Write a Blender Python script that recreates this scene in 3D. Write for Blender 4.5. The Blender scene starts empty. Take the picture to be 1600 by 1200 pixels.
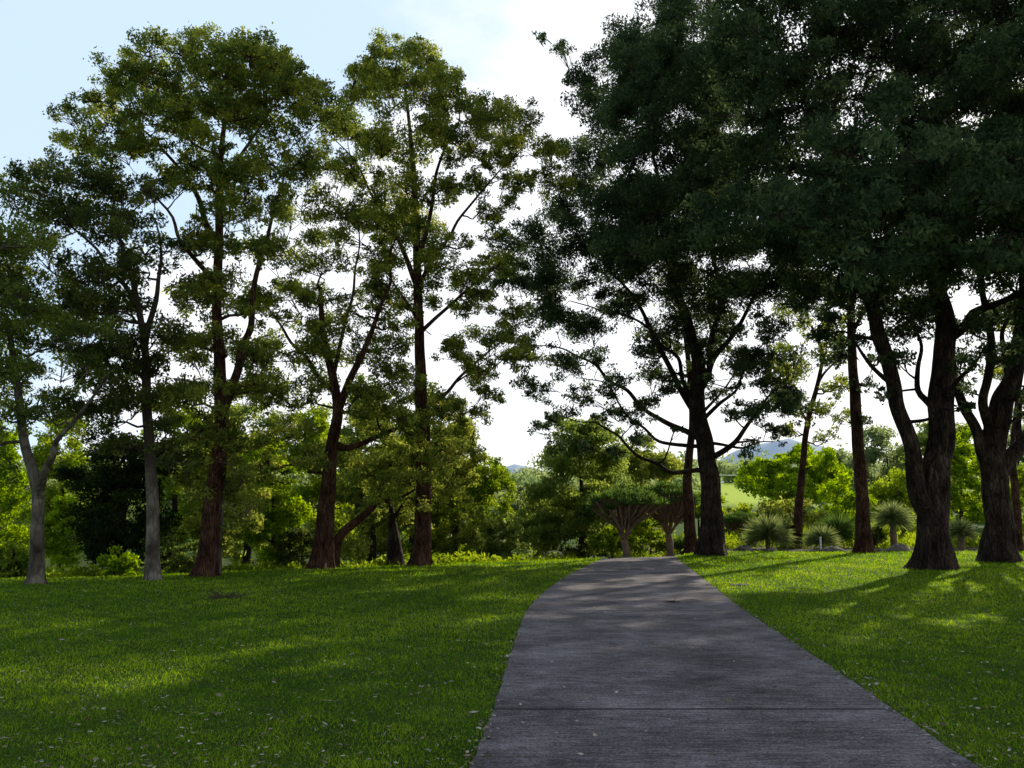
import bpy, math, numpy as np
from mathutils import Vector
rs = np.random.RandomState(7)
C = bpy.context.scene.collection
F = 1385.0; HZ = 815.0; CAMH = 1.6
T = math.atan((HZ-600)/F); ST, CT = math.sin(T), math.cos(T)

# ---------- projection helpers: find where in the world things of the photo stand
def at(px, py, Y):
    u = (px-800)/F; v = (600-py)/F
    s = Y/(CT - v*ST)
    return np.array([u*s, Y, CAMH + s*(ST+v*CT)])
def ground(px, py):
    u = (px-800)/F; v = (600-py)/F
    s = -CAMH/(ST+v*CT)
    return np.array([u*s, s*(CT-v*ST), 0.0])
def terrain(X, Y):
    X = np.asarray(X, float); Y = np.asarray(Y, float)
    Yc = np.interp(X, [-60,-13,-6.4,4,8,13,80], [17,25,31,39,41.5,60,62])
    t = np.maximum(Y-Yc, 0)
    z = -3.0*np.tanh(0.035*t*t/(t+3))
    z = z + 0.087*np.clip(Y-75, 0, 175) + 0.03*np.clip(Y-250, 0, 500)
    z = z + 0.02*np.sin(X*0.6+1)*np.cos(Y*0.37)*np.clip((np.abs(X-2.5)-3)/4, 0, 1)
    return z

# ---------- mesh helpers
def mesh_np(name, verts, faces, mats, parent=None, midx=None, smooth=False, tint=None):
    verts = np.asarray(verts, np.float32); faces = np.asarray(faces, np.int32)
    k = faces.shape[1]; me = bpy.data.meshes.new(name)
    me.vertices.add(len(verts)); me.vertices.foreach_set('co', verts.ravel())
    me.loops.add(faces.size); me.loops.foreach_set('vertex_index', faces.ravel())
    me.polygons.add(len(faces)); me.polygons.foreach_set('loop_start', np.arange(0, faces.size, k, dtype=np.int32))
    if not isinstance(mats, (list, tuple)): mats = [mats]
    for m in mats: me.materials.append(m)
    if midx is not None: me.polygons.foreach_set('material_index', np.asarray(midx, np.int32))
    me.polygons.foreach_set('use_smooth', np.full(len(faces), smooth))
    me.update(calc_edges=True)
    if tint is not None:
        a = me.attributes.new('tint', 'FLOAT', 'FACE'); a.data.foreach_set('value', np.asarray(tint, np.float32))
    o = bpy.data.objects.new(name, me); C.objects.link(o)
    if parent: o.parent = parent
    return o
def empty(name, loc, label, cat, group=None):
    o = bpy.data.objects.new(name, None); C.objects.link(o); o.location = [float(c) for c in loc]
    o.empty_display_size = 0.3
    o['label'] = label; o['category'] = cat
    if group: o['group'] = group
    return o
def tag(o, label, cat, group=None, kind=None):
    o['label'] = label; o['category'] = cat
    if group: o['group'] = group
    if kind: o['kind'] = kind
    return o
def catmull(P, step):
    P = np.asarray(P, float)
    if len(P) < 2: return P
    Q = np.vstack([2*P[0]-P[1], P, 2*P[-1]-P[-2]]); out = []
    for i in range(1, len(Q)-2):
        n = max(2, int(np.linalg.norm(Q[i+1]-Q[i])/step))
        t = np.linspace(0, 1, n, endpoint=False)[:, None]
        a, b, c, d = Q[i-1], Q[i], Q[i+1], Q[i+2]
        out.append(0.5*((2*b)+(c-a)*t+(2*a-5*b+4*c-d)*t*t+(3*b-a-3*c+d)*t**3))
    out.append(P[-1:])
    return np.vstack(out)
class MB:
    def __init__(s): s.v = []; s.f = []; s.n = 0
    def add(s, v, f): s.v.append(v); s.f.append(f+s.n); s.n += len(v)
    def tube(s, P, R, k=8, rough=0.0, flare=0.0, seed=0):
        P = np.asarray(P, float); R = np.asarray(R, float)*np.ones(len(P)); n = len(P)
        t = np.gradient(P, axis=0); t /= np.linalg.norm(t, axis=1)[:, None]+1e-9
        d = P[-1]-P[0]; ref = np.zeros(3); ref[np.argmin(np.abs(d))] = 1
        a = np.cross(t, ref); a /= np.linalg.norm(a, axis=1)[:, None]+1e-9
        b = np.cross(t, a)
        th = np.arange(k)*2*np.pi/k
        RR = R[:, None]*np.ones((1, k))
        if rough:
            h = np.arange(n)[:, None]*0.31; q = th[None]
            RR = RR*(1+rough*(np.sin(2*q+h*.6+seed*1.3)*.7+np.sin(3*q+h+seed)*.6+np.sin(5*q-h*.7+seed*2)*.5+np.sin(7*q+h*1.7)*.35+np.sin(11*q-h*.3)*.3+.7*np.sin(h*2.3+q+seed*3)))
        if flare:
            hh = np.abs(P[:, 2]-P[0, 2])[:, None]
            RR = RR*(1+flare*np.exp(-hh/(R[0]*.8))*(1+.4*np.cos(5*th[None]+seed)+.3*np.cos(8*th[None]+seed*2))+.25*flare*np.exp(-hh/(R[0]*3))*np.cos(5*th[None]+seed))
        V = P[:, None]+RR[..., None]*(np.cos(th)[None, :, None]*a[:, None]+np.sin(th)[None, :, None]*b[:, None])
        V = V.reshape(-1, 3)
        i = np.arange(n-1)[:, None]*k; j = np.arange(k)[None]; j2 = (j+1) % k
        f = np.stack([i+j, i+j2, i+k+j2, i+k+j], -1).reshape(-1, 4)
        s.add(V, f)
    def box(s, c, size, rz=0):
        c = np.asarray(c, float); h = np.asarray(size, float)/2
        v = np.array([[x, y, z] for z in (-1, 1) for x, y in ((-1, -1), (1, -1), (1, 1), (-1, 1))], float)*h
        cr, sr = math.cos(rz), math.sin(rz)
        v = np.stack([v[:, 0]*cr-v[:, 1]*sr, v[:, 0]*sr+v[:, 1]*cr, v[:, 2]], 1)+c
        s.add(v, np.array([[0, 3, 2, 1], [4, 5, 6, 7], [0, 1, 5, 4], [1, 2, 6, 5], [2, 3, 7, 6], [3, 0, 4, 7]]))
    def build(s, name, mat, parent=None, origin=(0, 0, 0), smooth=True):
        return mesh_np(name, np.vstack(s.v)-np.asarray(origin), np.vstack(s.f), mat, parent, smooth=smooth)

# ---------- materials
def newmat(name):
    m = bpy.data.materials.new(name); m.use_nodes = True; nt = m.node_tree; nt.nodes.clear()
    out = nt.nodes.new('ShaderNodeOutputMaterial'); return m, nt, out
def N(nt, t, **kw):
    n = nt.nodes.new(t)
    for k, v in kw.items():
        if k in n.inputs: n.inputs[k].default_value = v
        else: setattr(n, k, v)
    return n
def ramp(nt, stops):
    r = nt.nodes.new('ShaderNodeValToRGB'); e = r.color_ramp.elements
    while len(e) < len(stops): e.new(0.5)
    for i, (p, c) in enumerate(stops): e[i].position = p; e[i].color = (*c, 1) if len(c) == 3 else c
    return r
def leafmat(name, dark, mid, light, trans=0.4, gloss=0.0, tv=2.4):
    m, nt, out = newmat(name); L = nt.links.new
    at_ = N(nt, 'ShaderNodeAttribute', attribute_name='tint')
    r = ramp(nt, [(0.0, dark), (0.5, mid), (1.0, light)]); L(at_.outputs['Fac'], r.inputs[0])
    d = N(nt, 'ShaderNodeBsdfDiffuse'); t = N(nt, 'ShaderNodeBsdfTranslucent')
    hs = N(nt, 'ShaderNodeHueSaturation', Hue=0.478, Saturation=1.2, Value=tv)
    L(r.outputs[0], d.inputs[0]); L(r.outputs[0], hs.inputs['Color']); L(hs.outputs[0], t.inputs[0])
    x = N(nt, 'ShaderNodeMixShader', Fac=trans); L(d.outputs[0], x.inputs[1]); L(t.outputs[0], x.inputs[2])
    L(x.outputs[0], out.inputs[0]); return m
def barkmat(name, c1, c2, c3, sc=6, bump=0.6, stretch=0.18, w2=.45, upper=None, crack_shade=.75):
    m, nt, out = newmat(name); L = nt.links.new
    tc = N(nt, 'ShaderNodeTexCoord'); mp = N(nt, 'ShaderNodeMapping'); mp.inputs['Scale'].default_value = (1, 1, stretch)
    L(tc.outputs['Object'], mp.inputs[0])
    n1 = N(nt, 'ShaderNodeTexNoise', Scale=sc, Detail=8, Roughness=.7); L(mp.outputs[0], n1.inputs['Vector'])
    n2 = N(nt, 'ShaderNodeTexNoise', Scale=1.6, Detail=4); L(tc.outputs['Object'], n2.inputs['Vector'])
    r = ramp(nt, [(.36, c1), (.5, c2), (.63, c3)])
    ad = N(nt, 'ShaderNodeMath', operation='MULTIPLY_ADD'); ad.inputs[1].default_value = 1-w2
    L(n1.outputs[0], ad.inputs[0]); mu = N(nt, 'ShaderNodeMath', operation='MULTIPLY'); mu.inputs[1].default_value = w2
    L(n2.outputs[0], mu.inputs[0]); L(mu.outputs[0], ad.inputs[2]); L(ad.outputs[0], r.inputs[0])
    v = N(nt, 'ShaderNodeTexVoronoi', Scale=sc*1.8, feature='DISTANCE_TO_EDGE')
    wv = N(nt, 'ShaderNodeMix', data_type='VECTOR'); wv.inputs[0].default_value = .12; L(mp.outputs[0], wv.inputs[4]); L(n1.outputs['Color'], wv.inputs[5]); L(wv.outputs[1], v.inputs['Vector'])
    cr = ramp(nt, [(0, (1-crack_shade,)*3), (.16, (1, 1, 1))]); L(v.outputs[0], cr.inputs[0])  # shade inside the bark furrows, darkened straight into the colour
    mm0 = N(nt, 'ShaderNodeMix', data_type='RGBA', blend_type='MULTIPLY'); mm0.inputs[0].default_value = 1; L(r.outputs[0], mm0.inputs[6]); L(cr.outputs[0], mm0.inputs[7])
    col = mm0.outputs[2]
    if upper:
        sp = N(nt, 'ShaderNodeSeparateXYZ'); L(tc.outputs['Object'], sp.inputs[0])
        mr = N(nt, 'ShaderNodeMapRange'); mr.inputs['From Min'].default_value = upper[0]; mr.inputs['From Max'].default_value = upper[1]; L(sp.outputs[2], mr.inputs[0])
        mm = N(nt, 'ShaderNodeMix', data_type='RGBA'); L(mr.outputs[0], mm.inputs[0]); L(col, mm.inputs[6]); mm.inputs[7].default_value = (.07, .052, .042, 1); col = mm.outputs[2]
    mx = N(nt, 'ShaderNodeMath', operation='MULTIPLY_ADD'); mx.inputs[1].default_value = 1.4; L(v.outputs[0], mx.inputs[0]); L(n1.outputs[0], mx.inputs[2])
    b = N(nt, 'ShaderNodeBump', Strength=bump, Distance=.25); L(mx.outputs[0], b.inputs['Height'])
    p = N(nt, 'ShaderNodeBsdfPrincipled', Roughness=.9); p.inputs['Specular IOR Level'].default_value = .1
    L(col, p.inputs['Base Color']); L(b.outputs[0], p.inputs['Normal']); L(p.outputs[0], out.inputs[0]); return m
def plain(name, c1, c2, sc=8, rough=.8, bump=.3):
    m, nt, out = newmat(name); L = nt.links.new
    tc = N(nt, 'ShaderNodeTexCoord'); n1 = N(nt, 'ShaderNodeTexNoise', Scale=sc, Detail=7, Roughness=.6); L(tc.outputs['Object'], n1.inputs['Vector'])
    r = ramp(nt, [(.35, c1), (.65, c2)]); L(n1.outputs[0], r.inputs[0])
    b = N(nt, 'ShaderNodeBump', Strength=bump, Distance=.05); L(n1.outputs[0], b.inputs['Height'])
    p = N(nt, 'ShaderNodeBsdfPrincipled', Roughness=rough); p.inputs['Specular IOR Level'].default_value = .25
    L(r.outputs[0], p.inputs['Base Color']); L(b.outputs[0], p.inputs['Normal']); L(p.outputs[0], out.inputs[0]); return m

M = {}
M['gum'] = leafmat('gum_leaves', (.034,.052,.016), (.092,.122,.032), (.25,.265,.06), .52, tv=3.2)
M['gumdark'] = leafmat('dark_gum_leaves', (.022,.036,.014), (.058,.080,.025), (.14,.16,.042), .46)
M['grey'] = leafmat('greygreen_leaves', (.038,.06,.018), (.095,.13,.037), (.20,.24,.06), .54)
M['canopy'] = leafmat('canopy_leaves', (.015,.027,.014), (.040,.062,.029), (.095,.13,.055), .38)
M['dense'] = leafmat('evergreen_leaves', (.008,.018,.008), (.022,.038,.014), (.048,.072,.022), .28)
M['lime'] = leafmat('lime_leaves', (.06,.11,.014), (.13,.21,.026), (.25,.35,.045), .6)
M['fresh'] = leafmat('fresh_leaves', (.06,.10,.018), (.135,.195,.035), (.25,.31,.06), .6)
M['olive'] = leafmat('olive_leaves', (.06,.085,.023), (.145,.18,.047), (.28,.31,.08), .6)
M['conifer'] = leafmat('conifer_needles', (.05,.085,.025), (.125,.17,.048), (.22,.27,.075), .56)
M['silver'] = leafmat('silver_blades', (.06,.09,.038), (.14,.18,.07), (.29,.33,.14), .5, tv=2.0)
M['dragon'] = leafmat('dragon_blades', (.02,.045,.015), (.055,.10,.03), (.13,.19,.05), .45, tv=2.0)
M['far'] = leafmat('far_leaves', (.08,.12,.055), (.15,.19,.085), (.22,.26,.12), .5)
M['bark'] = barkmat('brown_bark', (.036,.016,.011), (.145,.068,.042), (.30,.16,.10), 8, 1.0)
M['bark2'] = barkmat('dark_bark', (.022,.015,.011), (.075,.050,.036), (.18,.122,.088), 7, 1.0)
M['pale'] = barkmat('pale_bark', (.045,.034,.026), (.12,.10,.078), (.24,.21,.17), 3, .5, .35, .6, crack_shade=.4)
M['pale2'] = barkmat('pale_lower_bark', (.055,.044,.034), (.15,.127,.10), (.29,.255,.21), 4, .5, .35, .6, upper=(2.0, 3.6), crack_shade=.4)
M['rock'] = plain('rock', (.10,.085,.07), (.24,.21,.175), 5, .9, .8)
M['metal'] = plain('metal', (.06,.06,.06), (.12,.12,.12), 20, .5)
M['white'] = plain('white_paint', (.7,.7,.68), (.8,.8,.78), 10, .5)
M['twig'] = plain('twigs', (.04,.028,.02), (.10,.07,.045), 20)
M['stem'] = plain('brown_stem', (.10,.062,.04), (.24,.16,.105), 9)

# ground
m, nt, out = newmat('lawn'); L = nt.links.new
tc = N(nt, 'ShaderNodeTexCoord')
n1 = N(nt, 'ShaderNodeTexNoise', Scale=.45, Detail=6, Roughness=.6); n2 = N(nt, 'ShaderNodeTexNoise', Scale=22, Detail=9, Roughness=.78)
L(tc.outputs['Object'], n1.inputs['Vector']); L(tc.outputs['Object'], n2.inputs['Vector'])
r1 = ramp(nt, [(.3, (.035,.070,.012)), (.5, (.062,.115,.016)), (.7, (.10,.155,.022))]); L(n1.outputs[0], r1.inputs[0])
r2 = ramp(nt, [(.35, (.25,.3,.25)), (.52, (.9,.9,.9)), (.68, (1.9,1.7,1.5))]); L(n2.outputs[0], r2.inputs[0])
mx = N(nt, 'ShaderNodeMix', data_type='RGBA', blend_type='MULTIPLY'); mx.inputs[0].default_value = 1
L(r1.outputs[0], mx.inputs[6]); L(r2.outputs[0], mx.inputs[7])
at_ = N(nt, 'ShaderNodeAttribute', attribute_name='soil')
r3 = ramp(nt, [(.35, (.05,.04,.028)), (.6, (.13,.11,.075)), (.75, (.24,.21,.16))]); L(n2.outputs[0], r3.inputs[0])
m2 = N(nt, 'ShaderNodeMix', data_type='RGBA'); L(at_.outputs['Fac'], m2.inputs[0]); L(mx.outputs[2], m2.inputs[6]); L(r3.outputs[0], m2.inputs[7])
at2 = N(nt, 'ShaderNodeAttribute', attribute_name='meadow')
m3 = N(nt, 'ShaderNodeMix', data_type='RGBA'); L(at2.outputs['Fac'], m3.inputs[0]); L(m2.outputs[2], m3.inputs[6]); m3.inputs[7].default_value = (.42,.54,.05,1)
b = N(nt, 'ShaderNodeBump', Strength=.9, Distance=.05); L(n2.outputs[0], b.inputs['Height'])
p = N(nt, 'ShaderNodeBsdfPrincipled', Roughness=.9); p.inputs['Specular IOR Level'].default_value = .03
L(m3.outputs[2], p.inputs['Base Color']); L(b.outputs[0], p.inputs['Normal']); L(p.outputs[0], out.inputs[0]); M['lawn'] = m

EDGE = ([-60,-13,-6.4,4,7,9,14,80], [20,28,35,41.5,43.5,46,49,51])
def axis(lims):
    out = []
    for a, b_, s in lims: out.append(np.arange(a, b_, s))
    return np.concatenate(out)
gx = axis([(-3000,-300,150),(-300,-60,12),(-60,60,.6),(60,300,12),(300,3001,150)])
gy = axis([(-60,0,3),(0,75,.6),(75,300,5),(300,3001,100)])
GX, GY = np.meshgrid(gx, gy); GZ = terrain(GX, GY)
V = np.stack([GX, GY, GZ], -1).reshape(-1, 3)
nx, ny = len(gx), len(gy)
i = np.arange(ny-1)[:, None]*nx; j = np.arange(nx-1)[None]
Fq = np.stack([i+j, i+j+1, i+nx+j+1, i+nx+j], -1).reshape(-1, 4)
g = mesh_np('ground', V, Fq, M['lawn'], smooth=True); g['kind'] = 'structure'
Yc = np.interp(GX, *EDGE)
wob = np.sin(GX*.7)*.6+np.sin(GX*1.9+1)*.3
soil = np.clip((GY-Yc-wob)/1.0, 0, 1)*np.clip((95-GY)/10, 0, 1)*np.where(GX < 3, .35, 1.0)
me = g.data
a = me.attributes.new('soil', 'FLOAT', 'POINT'); a.data.foreach_set('value', soil.ravel().astype(np.float32))
mead = np.clip((GY-150)/20, 0, 1)
a = me.attributes.new('meadow', 'FLOAT', 'POINT'); a.data.foreach_set('value', mead.ravel().astype(np.float32))

# path
m, nt, out = newmat('path_concrete'); L = nt.links.new
tc = N(nt, 'ShaderNodeTexCoord'); mp = N(nt, 'ShaderNodeMapping'); mp.inputs['Scale'].default_value = (.6, 4.2, 1); L(tc.outputs['Object'], mp.inputs[0])
n1 = N(nt, 'ShaderNodeTexNoise', Scale=4.5, Detail=10, Roughness=.85, Distortion=.4); L(mp.outputs[0], n1.inputs['Vector'])
n2 = N(nt, 'ShaderNodeTexNoise', Scale=.7, Detail=8, Roughness=.7); L(tc.outputs['Object'], n2.inputs['Vector'])
n3 = N(nt, 'ShaderNodeTexNoise', Scale=50, Detail=3, Roughness=.8); L(tc.outputs['Object'], n3.inputs['Vector'])
a1 = N(nt, 'ShaderNodeMath', operation='MULTIPLY_ADD'); a1.inputs[1].default_value = .38; L(n1.outputs[0], a1.inputs[0])
a2 = N(nt, 'ShaderNodeMath', operation='MULTIPLY'); a2.inputs[1].default_value = .30; L(n2.outputs[0], a2.inputs[0]); L(a2.outputs[0], a1.inputs[2])
a3 = N(nt, 'ShaderNodeMath', operation='MULTIPLY_ADD'); a3.inputs[1].default_value = .32; L(n3.outputs[0], a3.inputs[0]); L(a1.outputs[0], a3.inputs[2])
r = ramp(nt, [(.42, (.046,.039,.039)), (.5, (.150,.129,.127)), (.58, (.38,.335,.325))]); L(a3.outputs[0], r.inputs[0])
b = N(nt, 'ShaderNodeBump', Strength=1.0, Distance=.04); L(a3.outputs[0], b.inputs['Height'])
p = N(nt, 'ShaderNodeBsdfPrincipled', Roughness=.9); p.inputs['Specular IOR Level'].default_value = .08
L(r.outputs[0], p.inputs['Base Color']); L(b.outputs[0], p.inputs['Normal']); L(p.outputs[0], out.inputs[0]); M['path'] = m
M['joint'] = plain('joint', (.004,.004,.004), (.010,.009,.008), 20)
Lp = [(730,1200),(768,1110),(800,1010),(822,955),(850,925),(895,895),(945,872)]
Rp = [(1530,1200),(1400,1110),(1250,1010),(1165,955),(1120,920),(1085,893),(1055,868)]
LC = catmull([(-.7,-4,0),(-.5,2,0)]+[ground(*q) for q in Lp]+[(6.5,50,0),(10,62,0)], .2)
RC = catmull([(2.5,-4,0),(2.8,2,0)]+[ground(*q) for q in Rp]+[(9.6,50,0),(13,62,0)], .2)
def sm(A):
    k = np.ones(9)/9; B = A.copy()
    for c in (0, 1): B[4:-4, c] = np.convolve(A[:, c], k, 'valid')
    return B
LC = sm(sm(LC)); RC = sm(sm(RC))
def pl(Y): return np.interp(Y, LC[:, 1], LC[:, 0])
def pr(Y): return np.interp(Y, RC[:, 1], RC[:, 0])
jt = [7.93, 16.42, 24.6, 33.05]
rows = [q for q in np.arange(-3.5, 60, .25) if min(abs(q-k) for k in jt) > .06]
for q in jt: rows += [q-.028, q+.028]
rows = np.array(sorted(rows)); nc = 15
pv = []
for Y in rows:
    wl = .008*math.sin(Y*5)+.008*math.sin(Y*13.7); wr = .008*math.sin(Y*4.3+1)+.008*math.sin(Y*11.1)
    x = np.linspace(pl(Y)+wl, pr(Y)+wr, nc)
    z = terrain(x, np.full(nc, Y))+.014; z[0] -= .03; z[-1] -= .03
    x[1] = x[0]+.02; x[-2] = x[-1]-.02
    pv.append(np.stack([x, np.full(nc, Y), z], 1))
pv = np.vstack(pv); nr = len(rows)
i = np.arange(nr-1)[:, None]*nc; j = np.arange(nc-1)[None]
pf = np.stack([i+j, i+j+1, i+nc+j+1, i+nc+j], -1).reshape(-1, 4)
mid = (rows[1:]+rows[:-1])/2
mi = np.repeat(np.array([min(abs(q-k) for k in jt) < .01 for q in mid]).astype(int), nc-1)
o = mesh_np('path', pv, pf, [M['path'], M['joint']], midx=mi); o['kind'] = 'structure'

# ---------- leaves
def leaves(cent, rad, n, L, W, droop=.3, flat=.8, rng=rs):
    cent = np.repeat(cent, n, 0); rad = np.repeat(rad, n)
    bt = np.repeat(rng.uniform(-.32, .32, len(n)), n)
    k = len(cent)
    d = rng.normal(size=(k, 3)); d /= np.linalg.norm(d, axis=1)[:, None]
    u = rng.uniform(0, 1, k)**.5; u *= np.where(rng.rand(k) < .06, 1.5, 1)
    pos = cent+d*(rad*u)[:, None]*np.array([1.08, 1.08, flat])
    a = rng.normal(size=(k, 3)); a[:, 2] -= droop*1.5; a /= np.linalg.norm(a, axis=1)[:, None]
    b = np.cross(a, rng.normal(size=(k, 3))); b /= np.linalg.norm(b, axis=1)[:, None]+1e-9
    l = (L*rng.uniform(.6, 1.35, k)/2)[:, None]; w = (W*rng.uniform(.6, 1.35, k)/2)[:, None]
    V = np.stack([pos-a*l, pos+b*w-a*l*.1, pos+a*l, pos-b*w-a*l*.1], 1).reshape(-1, 3)
    f = np.arange(k*4).reshape(-1, 4)
    tint = np.clip(rng.beta(6, 7, k)+bt, 0, 1)
    return V, f, tint

def wobble(P, rng, amt=.09):
    out = [P[0]]
    for a_, b_ in zip(P[:-1], P[1:]):
        L_ = np.linalg.norm(b_-a_); out.append((a_+b_)/2+rng.normal(size=3)*amt*L_); out.append(b_)
    return out
def build_tree(name, label, cat, trunk, r0, r1, limbs, blobs, mat, bark, D=3.0, copies=2.5, L=.13, W=.055, cover=.4,
               group=None, Y=None, flare=.5, seed=1, minz=.22, droop=.45, flat=.82, rough=.06, puffs=8, spread=1.0, pr_=.36, link=.4, dome=True):
    rng = np.random.RandomState(seed)
    if Y is None: Y = ground(*trunk[0][:2])[1]
    q = at(trunk[0][0], trunk[0][1], Y); bz = float(terrain(q[0], Y))
    base = np.array([q[0], Y, bz])
    root = empty(name, base, label, cat, group)
    P = [at(t[0], t[1], Y+(t[2] if len(t) > 2 else 0)) for t in trunk]
    P[0] = np.array([P[0][0], P[0][1], bz-.12])
    tp = catmull(P, .22); s = np.linspace(0, 1, len(tp))
    tr = r0+(r1-r0)*s**.8
    parts = [MB()]; sides = 26 if r0 > .5 else (20 if r0 > .12 else 10)
    parts[0].tube(tp, tr, sides, rough, flare, seed)
    npos = [tp]; nrad = [tr]; own = [np.zeros(len(tp), int)]
    for li, (pts, a0, a1) in enumerate(limbs):
        dirY = rng.uniform(-.9, .9)*D/max(1, len(pts)-1)
        lp = [at(t[0], t[1], Y+(t[2] if len(t) > 2 else i_*dirY)) for i_, t in enumerate(pts)]
        allp = np.vstack(npos); k0 = np.argmin(np.linalg.norm(allp-lp[0], axis=1)); lp[0] = allp[k0]
        lp = wobble(lp, rng, .045)
        lc = catmull(lp, .22); s = np.linspace(0, 1, len(lc))
        lr = a0*.92+(a1*.5-a0*.92)*s**.8
        mb = MB(); mb.tube(lc, lr, 14, rough, 0, seed+li); parts.append(mb)
        npos.append(lc); nrad.append(lr); own.append(np.full(len(lc), li+1))
    NP = np.vstack(npos); NR = np.concatenate(nrad); NO = np.concatenate(own)
    cl = []; rr = []
    if link:
        ex = []
        for a_ in range(len(blobs)):
            for c_ in range(a_):
                A, B = blobs[a_], blobs[c_]; dd = math.hypot(A[0]-B[0], A[1]-B[1])
                if dd < 1.35*(A[2]+B[2]) and rng.rand() < link*.5:
                    t_ = rng.uniform(.35, .65); ex.append((A[0]*t_+B[0]*(1-t_), A[1]*t_+B[1]*(1-t_)+rng.normal()*8, min(A[2], B[2])*rng.uniform(.45, .75), A[3] if len(A) > 3 else 0))
        blobs = list(blobs)+ex[:int(len(blobs)*.9)]
    bx = np.array([b_[0] for b_ in blobs]); cx = bx.mean(); hw = max(1, np.abs(bx-cx).max())
    for b_ in blobs:
        x_, y_, r_ = b_[:3]
        cp = copies*(1.0 if r_ > 25 else .8)
        n = int(cp)+(rng.rand() < cp-int(cp))
        dd = D*math.sqrt(max(.15, 1-((x_-cx)/hw)**2*.8))
        for k in range(n):
            yy = Y+(b_[3] if len(b_) > 3 else 0)+dd*((k+.5+rng.uniform(-.4, .4))/n*2-1)*spread
            cl.append(at(x_+rng.normal()*.25*r_, y_+rng.normal()*.25*r_, yy)); rr.append(r_*yy/F*rng.uniform(.75, 1.15))
    cl = np.array(cl); rr = np.array(rr)
    H = cl[:, 2].max()-bz
    main = NP[NP[:, 2] > bz+minz*H*.5]
    dist = np.array([np.linalg.norm(main-c, axis=1).min() for c in cl]) if len(main) else np.zeros(len(cl))
    order = np.argsort(dist); pc = []; prd = []
    for oi in order:
        c = cl[oi]; R = rr[oi]
        ok = NP[:, 2] > bz+minz*min(H, c[2]-bz)
        if not ok.any(): ok[:] = True
        dv = np.linalg.norm(NP-c, axis=1)+1.1*np.maximum(0, NP[:, 2]-c[2])+np.where(ok, 0, 100)
        k0 = int(np.argmin(dv)); p0 = NP[k0]; Ld = np.linalg.norm(c-p0)+1e-3
        if Ld > .4:
            up = np.array([0, 0, .10*Ld])
            pts = [p0, p0+(c-p0)*.25+rng.normal(size=3)*.07*Ld-up*.3, p0+(c-p0)*.5+rng.normal(size=3)*.09*Ld, p0+(c-p0)*.75+rng.normal(size=3)*.07*Ld+up*.5, c]
            bc = catmull(pts, max(.22, Ld/12)); s = np.linspace(0, 1, len(bc))
            rs0 = min(.7*NR[k0], .022+.017*Ld+.02*R); br = rs0+(.013-rs0)*s if rs0 > .013 else np.full(len(bc), rs0)
            parts[NO[k0]].tube(bc, br, 6)
            NP = np.vstack([NP, bc[1:]]); NR = np.concatenate([NR, br[1:]]); NO = np.concatenate([NO, np.full(len(bc)-1, NO[k0])])
            bm_ = bc[len(bc)//2:]
        else: bm_ = np.array([p0, c])
        d = rng.normal(size=(puffs, 3)); d /= np.linalg.norm(d, axis=1)[:, None]
        if dome: d[:, 2] = np.where(rng.rand(puffs) < .75, np.abs(d[:, 2]), d[:, 2])
        pcs = c+d*R*rng.uniform(.4, 1.04, puffs)[:, None]*np.array([1.08, 1.08, .88])
        for pcc in pcs:
            st = bm_[rng.randint(len(bm_))]; md = (st+pcc)/2+rng.normal(size=3)*.08*R
            parts[NO[k0]].tube(np.array([st, md, pcc]), np.array([.017, .012, .006])*max(1, L/.16)**.7, 3)
        pc.append(pcs); prd.append(R*pr_*rng.uniform(.6, 1.3, puffs))
    pc = np.vstack(pc); prd = np.concatenate(prd)
    n = np.maximum(10, (np.pi*prd**2/(L*W*.25)*cover).astype(int))
    Vv, ff, tt = leaves(pc, prd, n, L, W, droop, flat, rng)
    parts[0].build('trunk', bark, root, base)
    for mb in parts[1:]: mb.build('limb', bark, root, base)
    mesh_np('crown', Vv-base, ff, mat, root, tint=tt)
    return root

G1 = 'tall trees standing along the crest of the lawn'
build_tree('gum_tree', 'grey gum with forked trunk at the far left edge of the lawn', 'tree',
  [(58,912),(58,850),(60,780),(52,740),(38,690),(28,610),(15,520)], .21, .07,
  [([(60,775),(70,735),(88,690),(130,640),(165,590)], .14, .05)],
  [(-60,420,80),(0,380,60),(40,440,60),(-20,500,70),(50,500,55),(110,510,45),(150,540,45),(30,570,60),(110,590,45),(-50,600,70),(80,630,40),(10,650,45),(-30,690,40),(-110,520,80),(-90,350,70),(20,300,35),(165,590,30)],
  M['grey'], M['pale'], D=3.2, group=G1, seed=11, cover=.54)
build_tree('gum_tree', 'gum with pale lower trunk and dark crown, second large tree from left', 'tree',
  [(240,905),(239,840),(237,760),(230,640),(226,540),(205,430),(175,340)], .22, .05,
  [([(226,540),(244,470),(252,400),(240,340)], .11, .03), ([(215,480),(170,420),(130,370),(90,330)], .10, .03)],
  [(120,295,48),(60,285,42),(25,290,30),(180,300,50),(230,300,34),(90,340,50),(150,370,55),(210,360,50),(60,390,45),(120,430,50),(200,430,50),(250,380,42),(160,490,48),(230,500,45),(100,480,40),(190,560,45),(250,590,42),(140,560,40),(210,640,42),(160,630,38),(260,660,38),(120,650,32),(230,700,34),(190,700,30),(270,720,28)],
  M['gumdark'], M['pale2'], D=3.0, group=G1, seed=12, cover=.66)
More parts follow.
